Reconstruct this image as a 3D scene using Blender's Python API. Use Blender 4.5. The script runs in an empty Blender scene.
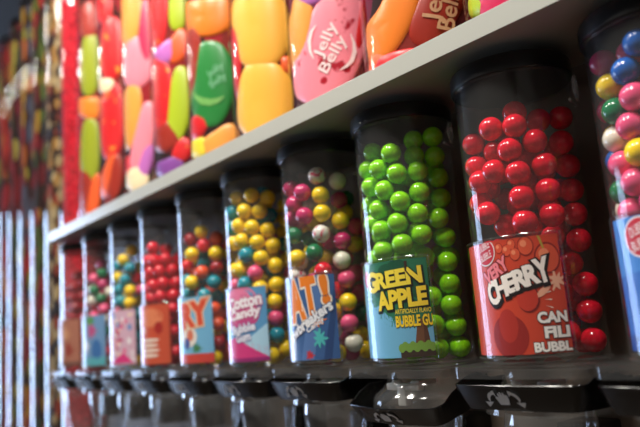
import bpy, bmesh, math, random
from mathutils import Vector, Matrix
random.seed(7)
SC = bpy.context.scene
COL = SC.collection
ZC = 1.26                      # camera height above the floor
# ---------------------------------------------------------------- camera
FPX, YAW, PITCH, ROLL = 658.5, 0.698035, 0.174187, 0.080825
def cam_axes():
    h = Vector((-math.cos(YAW), math.sin(YAW), 0)); z = Vector((0, 0, 1))
    f = h*math.cos(PITCH) + z*math.sin(PITCH); u = z*math.cos(PITCH) - h*math.sin(PITCH)
    r = f.cross(u)
    return r*math.cos(ROLL) - u*math.sin(ROLL), u*math.cos(ROLL) + r*math.sin(ROLL), f
r_, u_, f_ = cam_axes()
cd = bpy.data.cameras.new('camera'); cam = bpy.data.objects.new('camera', cd); COL.objects.link(cam)
cam.matrix_world = Matrix(((r_.x, u_.x, -f_.x, 0), (r_.y, u_.y, -f_.y, 0), (r_.z, u_.z, -f_.z, ZC), (0, 0, 0, 1)))
cd.sensor_width = 36; cd.lens = FPX*36/640; cd.clip_start = .01; cd.clip_end = 60
cd.dof.use_dof = True; cd.dof.focus_distance = 0.88; cd.dof.aperture_fstop = 2.6; cd.dof.aperture_blades = 0
SC.camera = cam
# ---------------------------------------------------------------- light and exposure
SC.view_settings.view_transform = 'Standard'; SC.view_settings.look = 'None'
SC.view_settings.gamma = 1; SC.view_settings.exposure = 0.0; SC.view_settings.use_curve_mapping = False
SC.cycles.transparent_max_bounces = 40
SC.cycles.max_bounces = 10
SC.cycles.caustics_reflective = False; SC.cycles.caustics_refractive = False
W = bpy.data.worlds.new('room_air'); SC.world = W; W.use_nodes = True
W.node_tree.nodes['Background'].inputs[0].default_value = (1, .93, .84, 1)
W.node_tree.nodes['Background'].inputs[1].default_value = .22
def lamp(name, kind, loc, energy, color=(1, .95, .87), radius=.04, target=None, cone=None, blend=.4, size=None):
    l = bpy.data.lights.new(name, kind); l.energy = energy; l.color = color
    if kind == 'AREA': l.shape = 'DISK'; l.size = size
    else: l.shadow_soft_size = radius
    if cone: l.spot_size = cone; l.spot_blend = blend
    o = bpy.data.objects.new(name, l); COL.objects.link(o); o.location = (loc[0], loc[1], ZC + loc[2])
    if target:
        d = Vector((target[0], target[1], ZC + target[2])) - o.location
        o.rotation_euler = d.to_track_quat('-Z', 'Y').to_euler()
    return o
# ceiling downlights over the aisle, in front of the shelf (positions relative to the camera)
lamp('ceiling_downlight', 'AREA', (-.25, -.15, 1.95), 42, size=.34, target=(-.5, .75, .2))
lamp('ceiling_downlight', 'AREA', (-1.15, -.15, 1.95), 42, size=.34, target=(-1.2, .75, .2))
lamp('ceiling_downlight', 'AREA', (-2.2, -.15, 1.95), 25, size=.34, target=(-2.2, .8, .2))
# bare track bulbs further along the aisle, mirrored in every tube
lamp('track_bulb', 'POINT', (-3.47, -.25, 1.75), 7, radius=.036)
lamp('track_bulb', 'POINT', (-3.44, .07, 1.55), 5.5, radius=.036)
lamp('track_bulb', 'POINT', (-2.33, .25, 1.60), 5, radius=.028)
WINDOW_GLOW = 15
SEEN = {
 1: "291,-496,2486,dr 501,-282,2576,dr 238,-524,2178,dr 477,-322,2184,dr 521,-243,1868,dr 317,-480,1879,dr 238,-523,1579,dr 475,-324,1530,dr 365,-444,1239,dr 472,-328,912,dr 376,-435,588,dr 466,-337,244,dr -140,-409,1865,dr 122,-333,2867,dr -135,-391,826,dr",
 2: "125,-561,2552,p 385,-427,2671,g2 116,-335,2969,m 389,-424,2358,m 140,-558,2223,g2 517,-252,2130,w 0,-575,1944,w 347,-459,1967,g2 414,-399,1667,p -164,-404,1740,r 96,-567,1472,p 399,-414,1355,w 432,-380,1046,g2 352,-455,752,w 455,-351,475,r 357,-451,195,o -161,-426,970,m -165,-436,442,y",
 3: "191,-542,2826,y 174,-309,3082,y 361,-447,2577,t -212,-509,2719,t -219,-532,2406,y 239,-523,2292,t 225,-216,2354,r -62,-572,2061,t 357,-451,1996,y -254,-516,1792,t 51,-573,1753,t 341,-463,1684,y 290,-146,2021,p -220,-531,1460,p 270,-508,1382,y 224,-197,1388,t 389,-424,1105,t 432,-379,798,t 344,-461,510,t 396,-417,204,y -195,-464,983,p -199,-474,593,y -202,-482,255,t",
 4: "111,-564,2877,r 228,-272,2830,r 148,-556,2567,r 418,-395,2563,r -243,-521,2614,r 563,-116,2557,r -12,-575,2298,r 291,-496,2295,r 508,-270,2291,r -304,-488,2226,r 61,-572,1969,r 354,-453,1991,r 539,-200,1987,r -244,-521,1920,r -40,-574,1672,r 292,-495,1688,r 508,-269,1683,r 262,-512,1376,r 497,-289,1371,r 392,-420,1107,r 495,-293,840,r 375,-436,589,r 510,-265,365,r 339,-464,195,r -207,-437,1385,r -230,-491,983,r -236,-505,536,r -241,-516,195,r",
 5: "122,-333,2954,y -231,-424,2829,dr 346,-99,2786,o 69,-571,2454,y 523,-240,2414,y 173,-318,2645,r -269,-508,2227,r 314,-482,2021,o 529,-227,2099,dr -277,-504,1914,t 21,-575,1835,y 494,-295,1795,t -222,-530,1607,t -216,-265,1442,o 345,-460,1524,t 328,-135,1496,t 478,-319,1214,o 132,-331,950,o 510,-265,903,o 278,-208,702,y 84,-366,514,r 511,-263,501,dr 152,-322,211,r 464,-340,195,y 328,-62,245,o -242,-446,1173,o -250,-462,775,t -258,-478,381,y",
 6: "268,-134,3380,t 355,-452,3305,y -257,-398,3379,y 538,-202,3238,y -307,-486,3083,t 202,-538,3013,y 453,-354,2979,y -305,-488,2770,t 38,-574,2749,y 328,-472,2670,y 523,-239,2595,y 353,-39,2931,t 93,-567,2441,y 395,-418,2369,y -305,-487,2457,y 553,-159,2292,y 183,-545,2142,t 434,-377,2060,y -306,-487,1908,y -7,-575,1881,y 336,-467,1777,p 558,-141,1896,y -305,-488,1595,p 109,-564,1584,t 397,-416,1475,y 556,-145,1525,y 541,-196,1199,y 215,-282,1190,y 540,-198,886,p 211,-285,841,y 541,-194,573,t 220,-275,528,t 574,-31,306,y 186,-393,239,t 485,-309,195,y 258,-89,195,y -251,-389,1056,y -263,-408,672,p -250,-386,288,t",
 7: "373,-437,3233,s 559,-133,3123,w -350,-456,3157,m 101,-566,2983,m 404,-409,2887,y 352,49,2835,m -180,-546,2828,m 108,-565,2564,m 405,-408,2570,y 558,-140,2421,y -376,-435,2610,m -346,-459,2300,g2 372,-439,2213,s 559,-133,2070,m 249,-519,1904,g2 -271,-507,1873,y 548,-175,1735,w 356,-452,1577,r -348,-458,1574,s -185,-219,1454,p 563,-117,1412,p 560,-129,1023,y 303,-167,1245,r 284,-213,890,y 559,-135,672,p 260,-242,580,w 569,-81,341,w 325,-257,195,y 329,56,195,m -229,-287,1152,p -350,-456,782,y -30,-354,650,m -328,-422,303,g2 31,-363,195,w",
 8: "-338,-336,3319,g 233,-526,3134,g 282,-47,3380,g 570,75,3374,g 359,-159,3098,g 571,69,3061,g -7,-575,2936,g -385,-427,3024,g 284,-500,2806,g 504,-277,2810,g 566,104,2733,g -432,-223,2789,g -291,-496,2727,g 67,-571,2592,g 291,-496,2381,g 499,-286,2491,g 565,106,2410,g -430,-382,2471,g -99,-566,2323,g 465,-338,2172,g 575,-8,2099,g 224,-530,2063,g -399,-414,2161,g -81,-569,2004,g 480,-317,1860,g 562,119,1813,g 261,-512,1745,g -93,-567,1691,g -401,-412,1608,g 329,-133,1539,g 15,-324,1527,g 568,90,1440,g 568,87,1118,g 328,-64,954,g 571,66,806,g 328,-72,533,g 558,138,501,g 328,-37,195,g 540,199,195,g 181,-308,1262,g -320,-316,1322,g 95,-342,918,g -377,-379,958,g 99,-341,515,g -373,-374,541,g 108,-338,195,g",
 9: "-1,-575,2971,r 298,-491,2936,r 196,-296,3170,r 354,-21,3059,r 505,274,3091,r -466,-336,2920,r -219,-229,2759,r 209,-536,2638,r 458,-348,2708,r 569,79,2714,r -476,-323,2607,r -35,-574,2412,r -350,-456,2354,r 265,-511,2331,r 503,-278,2401,r 505,275,2438,r 267,-509,2018,r 503,-279,2076,r 505,274,2113,r -468,-335,2091,r -246,-520,1908,r 269,-508,1705,r -177,-262,1744,r 508,-268,1763,r 505,274,1800,r 511,263,1460,r 377,224,1180,r 515,256,901,r 230,157,816,r 507,271,566,r 241,156,324,r 511,263,209,r 232,147,1540,r 308,-176,1328,r 25,-354,1365,r -430,-309,1430,r 244,-258,897,r -159,-306,937,r -468,-334,976,r 236,-265,509,r -115,-336,535,r -464,-339,558,r",
 10: "-174,-294,3380,p -486,-307,3380,m 38,-574,3363,b -140,-558,3106,b -563,-117,3143,b -407,-406,3048,y -267,-118,2972,m -541,-195,2840,m -93,-567,2796,p -373,-438,2739,g2 -191,-542,2499,p -568,-87,2548,y -446,-363,2444,w -139,-558,2191,y -555,-151,2241,b -407,-406,2136,p -249,-518,1889,p -575,8,1972,m -485,-309,1849,g2 -368,-442,1590,p -571,-68,1668,w 268,-509,3160,y 213,-534,2853,r 116,-563,2555,w 168,-550,2247,b 54,-572,1945,g2 -62,-572,1644,m 455,-351,2929,p 391,-422,2622,b 427,-386,2313,y 343,-461,2003,r 245,-520,1702,p -553,-158,1369,m -413,-400,1228,m -447,-361,919,m -450,-358,606,r -488,-304,223,r -565,-104,1061,y -566,-103,748,p -568,-88,435,b",
}
HIDDEN = {
 1: "-557,-40,195,dr -320,314,195,dr -188,-153,195,dr -304,-478,195,dr -22,453,195,dr -88,184,355,dr -369,65,435,dr -397,-247,435,dr -100,508,515,dr -445,362,515,dr -146,-19,635,dr -450,-87,715,dr -24,296,755,dr -235,523,795,dr -321,209,835,dr -445,-348,915,dr -222,-135,995,dr 13,524,1035,dr -526,-74,1075,dr -103,207,1075,dr -331,451,1115,dr -408,-314,1235,dr -527,203,1235,dr 5,371,1315,dr -221,1,1315,dr -381,421,1435,dr -505,-60,1435,dr -289,-413,1515,dr -114,205,1555,dr 69,570,1595,dr -197,-108,1635,dr -485,208,1635,dr -244,515,1715,dr -526,-197,1715,dr -256,122,1835,dr 18,420,1875,dr -563,86,1915,dr -382,-239,1995,dr -325,387,1995,dr -189,4,2115,dr -114,558,2155,dr -527,227,2195,dr -325,-440,2235,dr -518,-152,2275,dr -133,269,2275,dr -230,-180,2395,dr 46,508,2435,dr -384,281,2475,dr -141,89,2555,dr -392,-406,2555,dr -475,-109,2595,dr",
 2: "-412,347,195,m -81,247,195,r -325,-278,195,m 78,536,195,g2 -558,-59,195,p -267,2,315,w -209,522,355,r -524,183,435,w -462,-237,475,p -147,254,515,p 53,515,555,w -252,-56,635,m -359,439,675,p -527,87,755,o -392,-416,755,m 1,379,835,g2 -216,162,915,g2 -362,-153,955,w -300,488,995,w -495,235,1035,r 41,515,1115,w -72,174,1195,g2 -412,-352,1195,w -328,-16,1235,w -248,518,1315,m -506,223,1355,p 36,441,1435,g2 -199,134,1475,p -437,-260,1515,w -255,513,1635,m -549,77,1635,y -29,281,1715,w -233,-75,1715,r -475,-280,1835,p -376,273,1835,w 10,565,1875,w -130,107,1955,r -556,30,2035,o -262,509,2035,y -264,-175,2075,p -7,346,2155,r -426,292,2195,m -385,-399,2275,w -119,49,2275,r -446,-89,2355,m -60,566,2395,g2 -299,218,2475,p -288,-381,2595,w -259,-47,2635,m",
 3: "-116,265,195,t -431,150,195,y -22,568,195,t -216,-172,195,y -538,-183,315,p -291,487,355,y -263,48,475,t 92,533,515,t -22,244,595,t -401,-230,595,t -480,257,595,t -115,525,755,p -345,39,795,t -358,353,875,p -64,169,915,t -510,-246,915,t 61,514,1035,t -538,132,1075,t -192,-107,1155,y -275,354,1195,y -431,-360,1195,t -78,134,1315,t -478,-62,1315,t -55,504,1355,t -463,314,1475,r -196,-128,1475,t -467,-281,1595,t -157,305,1595,y 84,537,1635,t -488,61,1675,t -135,-7,1755,y -396,416,1795,y -426,-214,1915,y -35,356,1915,t -269,142,1995,y -318,469,2115,t -542,143,2155,t -232,-176,2155,t -41,360,2235,t -177,106,2355,y -470,-329,2355,t -414,370,2435,t -544,-24,2435,y -138,542,2475,t -279,-179,2555,y -135,233,2635,r 107,541,2675,t -512,185,2675,y",
 4: "-109,317,195,r -493,-144,195,r -478,213,195,r -174,5,195,r 51,569,355,r -351,451,355,r -538,67,475,r -43,187,475,r -218,-162,475,r -490,-256,595,r -115,473,635,r -437,334,715,r -253,33,715,r -562,0,795,r -51,238,875,r 4,568,915,r -230,-172,955,r -378,159,995,r -536,-138,1075,r -217,395,1115,r -170,86,1235,r 79,436,1235,r -533,138,1275,r -371,-159,1395,r -198,531,1395,r -262,222,1515,r 96,539,1555,r -523,87,1635,r -421,-381,1635,r -234,-147,1715,r -247,470,1715,r -42,236,1755,r 42,564,1875,r -474,313,1875,r -496,-89,1915,r -215,54,1995,r -216,473,2035,r -516,133,2155,r 124,543,2195,r -397,-167,2235,r -66,283,2235,r -354,421,2355,r -219,62,2395,r -527,20,2475,r -79,545,2475,r -254,286,2635,r -338,-178,2635,r",
 5: "-33,504,195,t -481,-133,195,y -332,235,195,t -24,196,315,o -235,-152,395,o -299,491,395,r -450,74,435,y 82,453,515,r -497,-273,555,o -112,91,595,r -328,320,675,t -528,7,755,y -119,557,755,t 13,280,835,y -249,71,875,y -353,-211,955,dr -477,318,955,y 82,538,995,y -123,315,1115,o -556,26,1115,o -214,-43,1195,dr -390,250,1275,o 97,417,1315,t -525,-228,1355,y -217,523,1395,dr -117,216,1435,y -565,51,1515,y -411,379,1595,dr 171,538,1595,r -201,13,1675,o -449,-232,1675,o 2,279,1715,y -212,525,1795,o -475,63,1835,t 109,470,1955,r -227,-142,1955,t -304,282,1995,r -514,-226,2075,o -41,205,2155,t -152,512,2155,t -523,65,2195,dr -244,-102,2275,t -429,362,2315,r 120,498,2355,y -475,-280,2395,y -166,177,2475,y -170,517,2515,y -531,55,2515,t -259,-119,2595,t 83,417,2675,o -353,361,2715,r",
 6: "142,540,195,t -535,192,195,t -182,331,195,y -251,-73,195,y -522,-78,355,t -133,94,435,y -382,397,435,y 44,423,475,y -492,152,595,y -216,307,715,y -237,-85,715,p -555,-133,755,y 110,539,755,y -502,260,915,y -143,514,955,y -130,110,955,t -401,-63,1035,t 131,400,1075,p -372,406,1155,y -94,254,1235,y -561,122,1275,t -250,-36,1315,y -522,-192,1315,y -14,543,1355,y -301,342,1475,t -446,5,1555,p 66,314,1555,y -143,45,1635,y -157,531,1675,y -431,298,1755,y -423,-190,1795,y 195,500,1795,p -43,244,1875,t -558,59,1995,y -308,483,1995,t -222,6,1995,t 53,513,2075,y -364,-253,2115,y -380,249,2195,y -51,236,2195,y -233,-30,2315,t -155,542,2315,p -558,-58,2315,y 137,446,2395,t -440,196,2515,p -51,209,2515,p -529,-221,2595,t -49,517,2635,y -238,-35,2675,t -275,307,2755,t -558,-11,2835,y 147,506,2875,y -78,113,2915,t -286,-106,2995,y -129,405,3035,y -425,216,3035,y 152,501,3195,y -539,-140,3235,y -57,141,3235,y",
 7: "-101,428,195,w 245,493,195,y -311,60,195,p -416,377,235,p -547,-137,315,y -58,177,435,m -464,134,475,r 110,494,475,y -239,464,475,r -221,-61,555,r -515,-219,635,m -32,339,715,y -410,319,755,m 186,543,835,g2 -562,46,835,g2 -188,21,875,p -92,551,995,s 49,257,1035,g2 -383,171,1075,y -541,-181,1075,m -327,458,1195,y 230,469,1195,m -171,39,1275,m -551,31,1315,s -62,382,1355,r -384,332,1475,p 183,451,1555,p -367,2,1595,y -51,166,1595,m -189,522,1675,m -492,227,1795,g2 -494,-272,1835,w 47,349,1835,p -206,119,1875,y -260,448,1995,m -484,24,2035,y 208,468,2075,y -65,115,2155,m -445,343,2235,y -311,-154,2235,g2 -68,500,2235,w 248,507,2395,p -539,42,2395,y -213,248,2435,w -131,542,2555,g2 -266,-44,2555,y -462,297,2635,m -541,-172,2635,p 134,358,2675,y -109,178,2795,w -405,21,2875,w -320,441,2875,y 41,507,2955,g2",
 8: "-135,278,195,g -465,-250,195,g 249,465,195,g -471,233,195,g -203,-21,275,g -42,560,355,g -354,444,395,g 128,295,475,g -465,23,475,g -147,170,555,g -499,279,675,g -175,468,675,g 242,506,675,g -370,-103,755,g 71,248,835,g 33,570,915,g -265,262,915,g -524,54,995,g 296,455,1035,g -246,514,1115,g -154,49,1115,g -421,279,1235,g 104,492,1275,g -547,-86,1275,g -35,208,1355,g -240,-29,1435,g -217,448,1475,g 323,467,1555,g -486,226,1555,g -537,-89,1635,g 27,562,1635,g -75,174,1675,g -312,394,1795,g -375,86,1835,g 236,453,1875,g -19,159,1995,g -514,-148,1995,g -62,468,2035,g -482,277,2075,g -269,48,2155,g 208,387,2195,g -198,363,2315,g -490,-107,2315,g -450,213,2435,g 77,544,2435,g -113,64,2475,g -206,510,2595,g 126,298,2635,g -324,138,2715,g -4,516,2835,g -53,144,2875,g -372,425,2875,g -565,73,2915,g 257,406,2995,g -277,-76,3035,g -101,402,3115,g -474,265,3155,g -559,-128,3195,g",
 9: "-134,340,195,r -468,-113,195,r -479,245,195,r 254,473,195,r -78,95,395,r 42,554,435,r -504,107,475,r -395,403,475,r -165,338,675,r 187,518,715,r -314,-2,715,r -533,214,795,r -136,548,915,r -238,207,955,r -522,1,1035,r 199,435,1035,r -255,488,1195,r -9,209,1195,r -400,212,1235,r 157,428,1355,r -199,76,1435,r -500,6,1475,r -142,514,1515,r -428,325,1595,r 168,422,1675,r -72,164,1715,r -338,5,1755,r -140,549,1835,r -396,372,1915,r 171,261,1955,r -571,-37,1995,r -161,71,2035,r -123,409,2115,r -459,231,2195,r 217,478,2195,r -486,-90,2315,r -46,143,2315,r -272,397,2395,r 97,397,2475,r -247,-9,2515,r -497,207,2555,r -136,548,2635,r -42,200,2675,r -524,-29,2755,r 217,529,2755,r -419,391,2795,r -52,443,2915,r -213,109,2955,r",
 10: "393,368,195,g2 -229,356,195,y 51,170,195,r 9,564,195,p -432,55,195,y -192,85,395,r 142,390,435,b -450,348,475,b -147,534,515,p 397,301,595,p -43,213,635,y 109,520,715,m -433,186,755,p -276,497,795,p 207,226,835,p -96,244,955,b 455,328,995,y -25,573,995,m -432,332,1075,g2 184,338,1155,m -135,383,1235,r -326,113,1275,y -17,131,1395,b 452,321,1395,b 119,492,1435,r -370,391,1515,y -247,81,1635,p 145,263,1675,m -104,452,1675,b 450,354,1715,m -506,254,1795,r 129,477,1915,p -186,223,1915,m -190,536,2035,p 322,292,2075,w -480,306,2115,y 6,296,2155,g2 -271,92,2235,m 191,527,2275,b -325,472,2355,p 8,261,2475,m 430,330,2475,m 22,570,2555,b -333,172,2555,p 299,487,2715,p -240,446,2715,p -71,113,2755,p -533,180,2835,r 22,493,2915,b 259,261,2995,r -309,319,3035,p -30,134,3115,p 195,507,3195,y -118,545,3235,y",
}
BEANS = [
 (-1,'magenta',(-1586,404),[(-1218,415),(-1265,424),(-1327,429),(-1412,431),(-1523,432),(-1697,433),(-1908,435),(-2087,437),(-2254,438),(-2358,435),(-2262,420),(-2106,404),(-1958,392),(-1809,383),(-1658,378),(-1485,378),(-1342,382),(-1261,388),(-1214,396),(-1198,404)]),
 (-1,'lime',(-2106,419),[(-1914,428),(-1992,435),(-2068,438),(-2158,441),(-2281,443),(-2571,448),(-2670,442),(-2723,436),(-2740,432),(-2717,428),(-2639,423),(-2500,419),(-2227,406),(-2097,401),(-1996,400),(-1904,402),(-1844,406),(-1824,411),(-1828,416),(-1855,422)]),
 (0,'orange',(-1450,460),[(-1033,520),(-1142,526),(-1253,524),(-1383,518),(-1544,506),(-1809,490),(-2405,488),(-2623,468),(-2729,451),(-2716,439),(-2544,429),(-2083,414),(-1787,406),(-1570,407),(-1380,416),(-1181,436),(-1027,461),(-955,480),(-931,496),(-953,509)]),
 (0,'red',(-1482,389),[(-977,391),(-1008,400),(-1071,405),(-1168,408),(-1304,410),(-1527,413),(-1816,419),(-2157,428),(-2519,432),(-2627,425),(-2639,415),(-2561,406),(-2409,399),(-1952,380),(-1697,370),(-1439,365),(-1233,365),(-1110,369),(-1027,375),(-983,382)]),
 (0,'brown',(-627,472),[(-246,550),(-398,551),(-521,545),(-641,533),(-763,516),(-915,490),(-1061,464),(-1143,447),(-1177,432),(-1155,420),(-1059,409),(-928,403),(-799,405),(-658,414),(-503,430),(-309,458),(-133,491),(-48,515),(-39,533),(-104,544)]),
 (0,'tangerine',(-2047,404),[(-1690,421),(-1773,426),(-1864,428),(-1987,428),(-2211,430),(-2515,425),(-2680,413),(-2775,405),(-2821,398),(-2813,393),(-2733,388),(-2613,386),(-2486,387),(-2210,384),(-1959,382),(-1786,386),(-1675,394),(-1629,401),(-1615,408),(-1632,414)]),
 (1,'peach',(-1616,552),[(-1454,627),(-1577,631),(-1686,627),(-1802,617),(-1945,602),(-2278,584),(-2396,550),(-2447,528),(-2443,512),(-2377,501),(-2083,490),(-1790,481),(-1638,484),(-1517,494),(-1418,511),(-1329,539),(-1278,568),(-1272,590),(-1298,607),(-1353,619)]),
 (1,'pink',(-911,497),[(-500,614),(-726,618),(-907,612),(-1085,596),(-1273,573),(-1541,537),(-1926,506),(-2345,486),(-2386,460),(-2178,438),(-1623,406),(-1295,393),(-1054,394),(-829,407),(-612,430),(-371,473),(-183,522),(-125,557),(-164,584),(-286,602)]),
 (1,'violet',(-1266,602),[(-933,607),(-964,614),(-1013,618),(-1084,621),(-1179,622),(-1325,622),(-1489,624),(-1614,625),(-1712,625),(-1766,622),(-1752,614),(-1687,604),(-1595,595),(-1485,588),(-1361,583),(-1209,581),(-1077,583),(-999,587),(-949,593),(-926,599)]),
 (1,'red',(-341,542),[(-120,626),(-187,622),(-248,612),(-313,597),(-381,575),(-468,544),(-548,513),(-594,493),(-616,478),(-613,469),(-577,465),(-520,467),(-460,475),(-389,489),(-308,510),(-205,542),(-114,575),(-67,597),(-51,614),(-67,623)]),
 (2,'yellow',(-978,629),[(-1102,724),(-1399,729),(-1634,727),(-1852,719),(-2064,703),(-2154,670),(-2008,625),(-1819,592),(-1612,567),(-1385,549),(-1097,540),(-835,540),(-650,550),(-501,568),(-395,592),(-350,629),(-391,664),(-495,687),(-645,704),(-834,716)]),
 (2,'yellow',(-1001,469),[(-991,554),(-1249,559),(-1448,556),(-1624,546),(-1782,529),(-1964,502),(-2193,474),(-2169,450),(-1822,423),(-1557,404),(-1249,392),(-979,388),(-788,394),(-628,407),(-501,428),(-414,460),(-406,493),(-472,516),(-591,533),(-753,546)]),
 (2,'red',(-1957,588),[(-1739,674),(-1885,677),(-2158,679),(-2230,660),(-2298,635),(-2373,597),(-2442,560),(-2473,535),(-2472,517),(-2435,506),(-2345,502),(-2233,505),(-2016,511),(-1822,521),(-1710,541),(-1622,574),(-1574,609),(-1568,633),(-1590,652),(-1639,666)]),
 (2,'tangerine',(-456,540),[(-270,544),(-271,552),(-290,556),(-323,558),(-371,559),(-442,559),(-511,559),(-558,558),(-594,555),(-617,551),(-629,544),(-628,536),(-611,530),(-582,525),(-538,522),(-470,521),(-400,522),(-349,526),(-310,530),(-284,536)]),
 (3,'orange',(-1052,751),[(-377,769),(-430,786),(-525,795),(-663,800),(-847,801),(-1139,803),(-1517,810),(-2119,831),(-2378,820),(-2512,806),(-2505,786),(-2378,766),(-2155,753),(-1601,723),(-1289,707),(-970,701),(-705,706),(-542,717),(-432,732),(-374,748)]),
 (3,'green',(-1014,582),[(-1010,690),(-1238,693),(-1413,686),(-1565,671),(-1694,647),(-1819,608),(-1972,571),(-1899,540),(-1709,513),(-1495,493),(-1227,482),(-990,481),(-824,490),(-687,508),(-582,534),(-511,575),(-506,617),(-562,646),(-662,667),(-801,682)]),
 (3,'peach',(-866,440),[(-480,470),(-558,479),(-643,482),(-744,481),(-867,476),(-1044,468),(-1237,461),(-1372,455),(-1461,448),(-1479,439),(-1403,426),(-1282,414),(-1157,407),(-1020,404),(-875,405),(-700,412),(-551,424),(-469,436),(-430,447),(-430,458)]),
 (3,'lemon',(-1785,443),[(-1246,445),(-1297,454),(-1370,459),(-1478,463),(-1646,466),(-2140,475),(-2398,470),(-2563,466),(-2667,460),(-2710,454),(-2678,444),(-2590,436),(-2467,430),(-2304,426),(-2104,425),(-1603,416),(-1399,416),(-1300,421),(-1244,427),(-1225,435)]),
 (3,'brown',(-1631,661),[(-1517,762),(-1650,764),(-1778,757),(-1963,745),(-2139,722),(-2214,680),(-2280,638),(-2303,610),(-2289,589),(-2232,577),(-2108,573),(-1746,565),(-1603,572),(-1497,588),(-1416,612),(-1349,650),(-1316,690),(-1322,718),(-1354,739),(-1412,754)]),
 (3,'red',(-1650,491),[(-1368,515),(-1487,522),(-1606,524),(-1760,524),(-2104,528),(-2269,515),(-2423,503),(-2504,494),(-2527,486),(-2488,480),(-2358,475),(-2186,472),(-1847,465),(-1619,462),(-1469,464),(-1338,472),(-1253,482),(-1227,491),(-1236,500),(-1278,508)]),
 (4,'red',(-1514,641),[(-1476,750),(-1810,759),(-2155,754),(-2285,733),(-2375,703),(-2446,659),(-2500,616),(-2496,587),(-2429,566),(-2292,553),(-2037,548),(-1519,537),(-1337,544),(-1206,561),(-1112,587),(-1049,627),(-1037,669),(-1075,699),(-1152,722),(-1270,738)]),
 (4,'red',(-1451,872),[(-1411,973),(-1624,979),(-1879,980),(-2114,968),(-2194,940),(-2260,898),(-2311,858),(-2310,830),(-2258,811),(-2144,799),(-1728,782),(-1465,775),(-1319,781),(-1209,797),(-1128,820),(-1071,858),(-1058,897),(-1088,925),(-1152,946),(-1248,962)]),
 (4,'violet',(-1120,752),[(-831,775),(-908,783),(-986,786),(-1075,787),(-1182,785),(-1342,780),(-1537,777),(-1696,776),(-1813,773),(-1797,764),(-1633,749),(-1467,735),(-1330,727),(-1199,722),(-1071,722),(-933,727),(-825,736),(-775,745),(-759,755),(-775,764)]),
 (4,'lime',(-733,876),[(-727,947),(-835,946),(-906,939),(-958,927),(-994,909),(-1021,882),(-1041,854),(-1036,836),(-1004,821),(-944,812),(-838,807),(-725,808),(-638,815),(-563,828),(-505,846),(-466,874),(-462,902),(-491,921),(-545,935),(-620,943)]),
 (4,'tangerine',(-785,760),[(-559,806),(-663,811),(-752,810),(-841,805),(-935,795),(-1058,780),(-1183,766),(-1255,755),(-1278,745),(-1243,735),(-1133,724),(-1001,717),(-885,715),(-769,719),(-656,727),(-535,743),(-447,762),(-417,776),(-426,789),(-469,798)]),
 (4,'lime',(-828,603),[(-744,707),(-863,705),(-951,695),(-1025,677),(-1089,651),(-1156,612),(-1218,572),(-1238,546),(-1217,525),(-1152,511),(-1028,504),(-894,505),(-787,515),(-691,533),(-608,559),(-537,598),(-503,639),(-515,667),(-559,687),(-630,701)]),
 (4,'plum',(-1216,438),[(-818,449),(-864,459),(-927,463),(-1016,466),(-1135,466),(-1328,465),(-1581,465),(-1893,468),(-2132,466),(-2185,458),(-2150,448),(-2050,438),(-1693,424),(-1489,416),(-1310,412),(-1116,412),(-960,416),(-872,422),(-820,430),(-800,439)]),
 (4,'brown',(-1359,521),[(-966,547),(-1073,558),(-1183,563),(-1315,564),(-1491,563),(-1937,565),(-2305,556),(-2470,546),(-2547,537),(-2529,527),(-2384,515),(-2166,505),(-1743,493),(-1463,484),(-1264,483),(-1074,488),(-938,499),(-878,510),(-863,522),(-887,533)]),
 (4,'red',(-803,479),[(-661,509),(-742,513),(-808,513),(-871,509),(-934,504),(-1013,494),(-1090,484),(-1130,476),(-1137,469),(-1108,463),(-1029,456),(-934,451),(-849,450),(-767,451),(-688,456),(-607,466),(-552,478),(-538,487),(-552,495),(-589,502)]),
 (5,'peach',(-1281,965),[(-1207,1062),(-1407,1067),(-1591,1064),(-1843,1058),(-2071,1038),(-2171,998),(-2253,958),(-2266,932),(-2212,912),(-2081,900),(-1600,879),(-1331,872),(-1171,878),(-1045,892),(-949,915),(-876,951),(-852,989),(-879,1016),(-942,1037),(-1042,1052)]),
 (5,'pink',(-1030,807),[(-1017,887),(-1243,892),(-1425,890),(-1598,881),(-1785,868),(-2027,844),(-2091,812),(-2075,790),(-1908,771),(-1549,748),(-1254,734),(-1014,730),(-852,735),(-720,748),(-620,767),(-554,797),(-547,829),(-596,850),(-688,867),(-817,879)]),
 (5,'peach',(-1442,649),[(-1249,747),(-1436,750),(-1625,746),(-2000,739),(-2137,711),(-2285,670),(-2417,629),(-2469,602),(-2451,582),(-2356,569),(-2140,563),(-1674,557),(-1429,561),(-1265,576),(-1139,599),(-1033,636),(-978,674),(-980,702),(-1022,723),(-1102,738)]),
 (5,'pink',(-949,576),[(-724,682),(-845,682),(-947,672),(-1050,654),(-1159,628),(-1308,589),(-1477,551),(-1585,524),(-1611,504),(-1531,488),(-1352,478),(-1173,476),(-1032,484),(-901,501),(-779,526),(-657,566),(-573,608),(-550,638),(-567,660),(-620,675)]),
 (5,'cream',(-1294,461),[(-905,480),(-989,492),(-1079,498),(-1192,501),(-1340,500),(-1612,499),(-2117,500),(-2285,493),(-2374,484),(-2379,475),(-2274,462),(-2101,451),(-1723,438),(-1456,428),(-1263,425),(-1073,427),(-932,435),(-865,444),(-838,455),(-848,466)]),
 (5,'magenta',(-777,871),[(-729,1001),(-823,997),(-890,983),(-943,959),(-986,926),(-1028,876),(-1064,827),(-1072,794),(-1053,769),(-1004,753),(-912,746),(-810,749),(-729,763),(-657,786),(-596,819),(-547,869),(-527,919),(-542,954),(-580,979),(-638,995)]),
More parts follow.
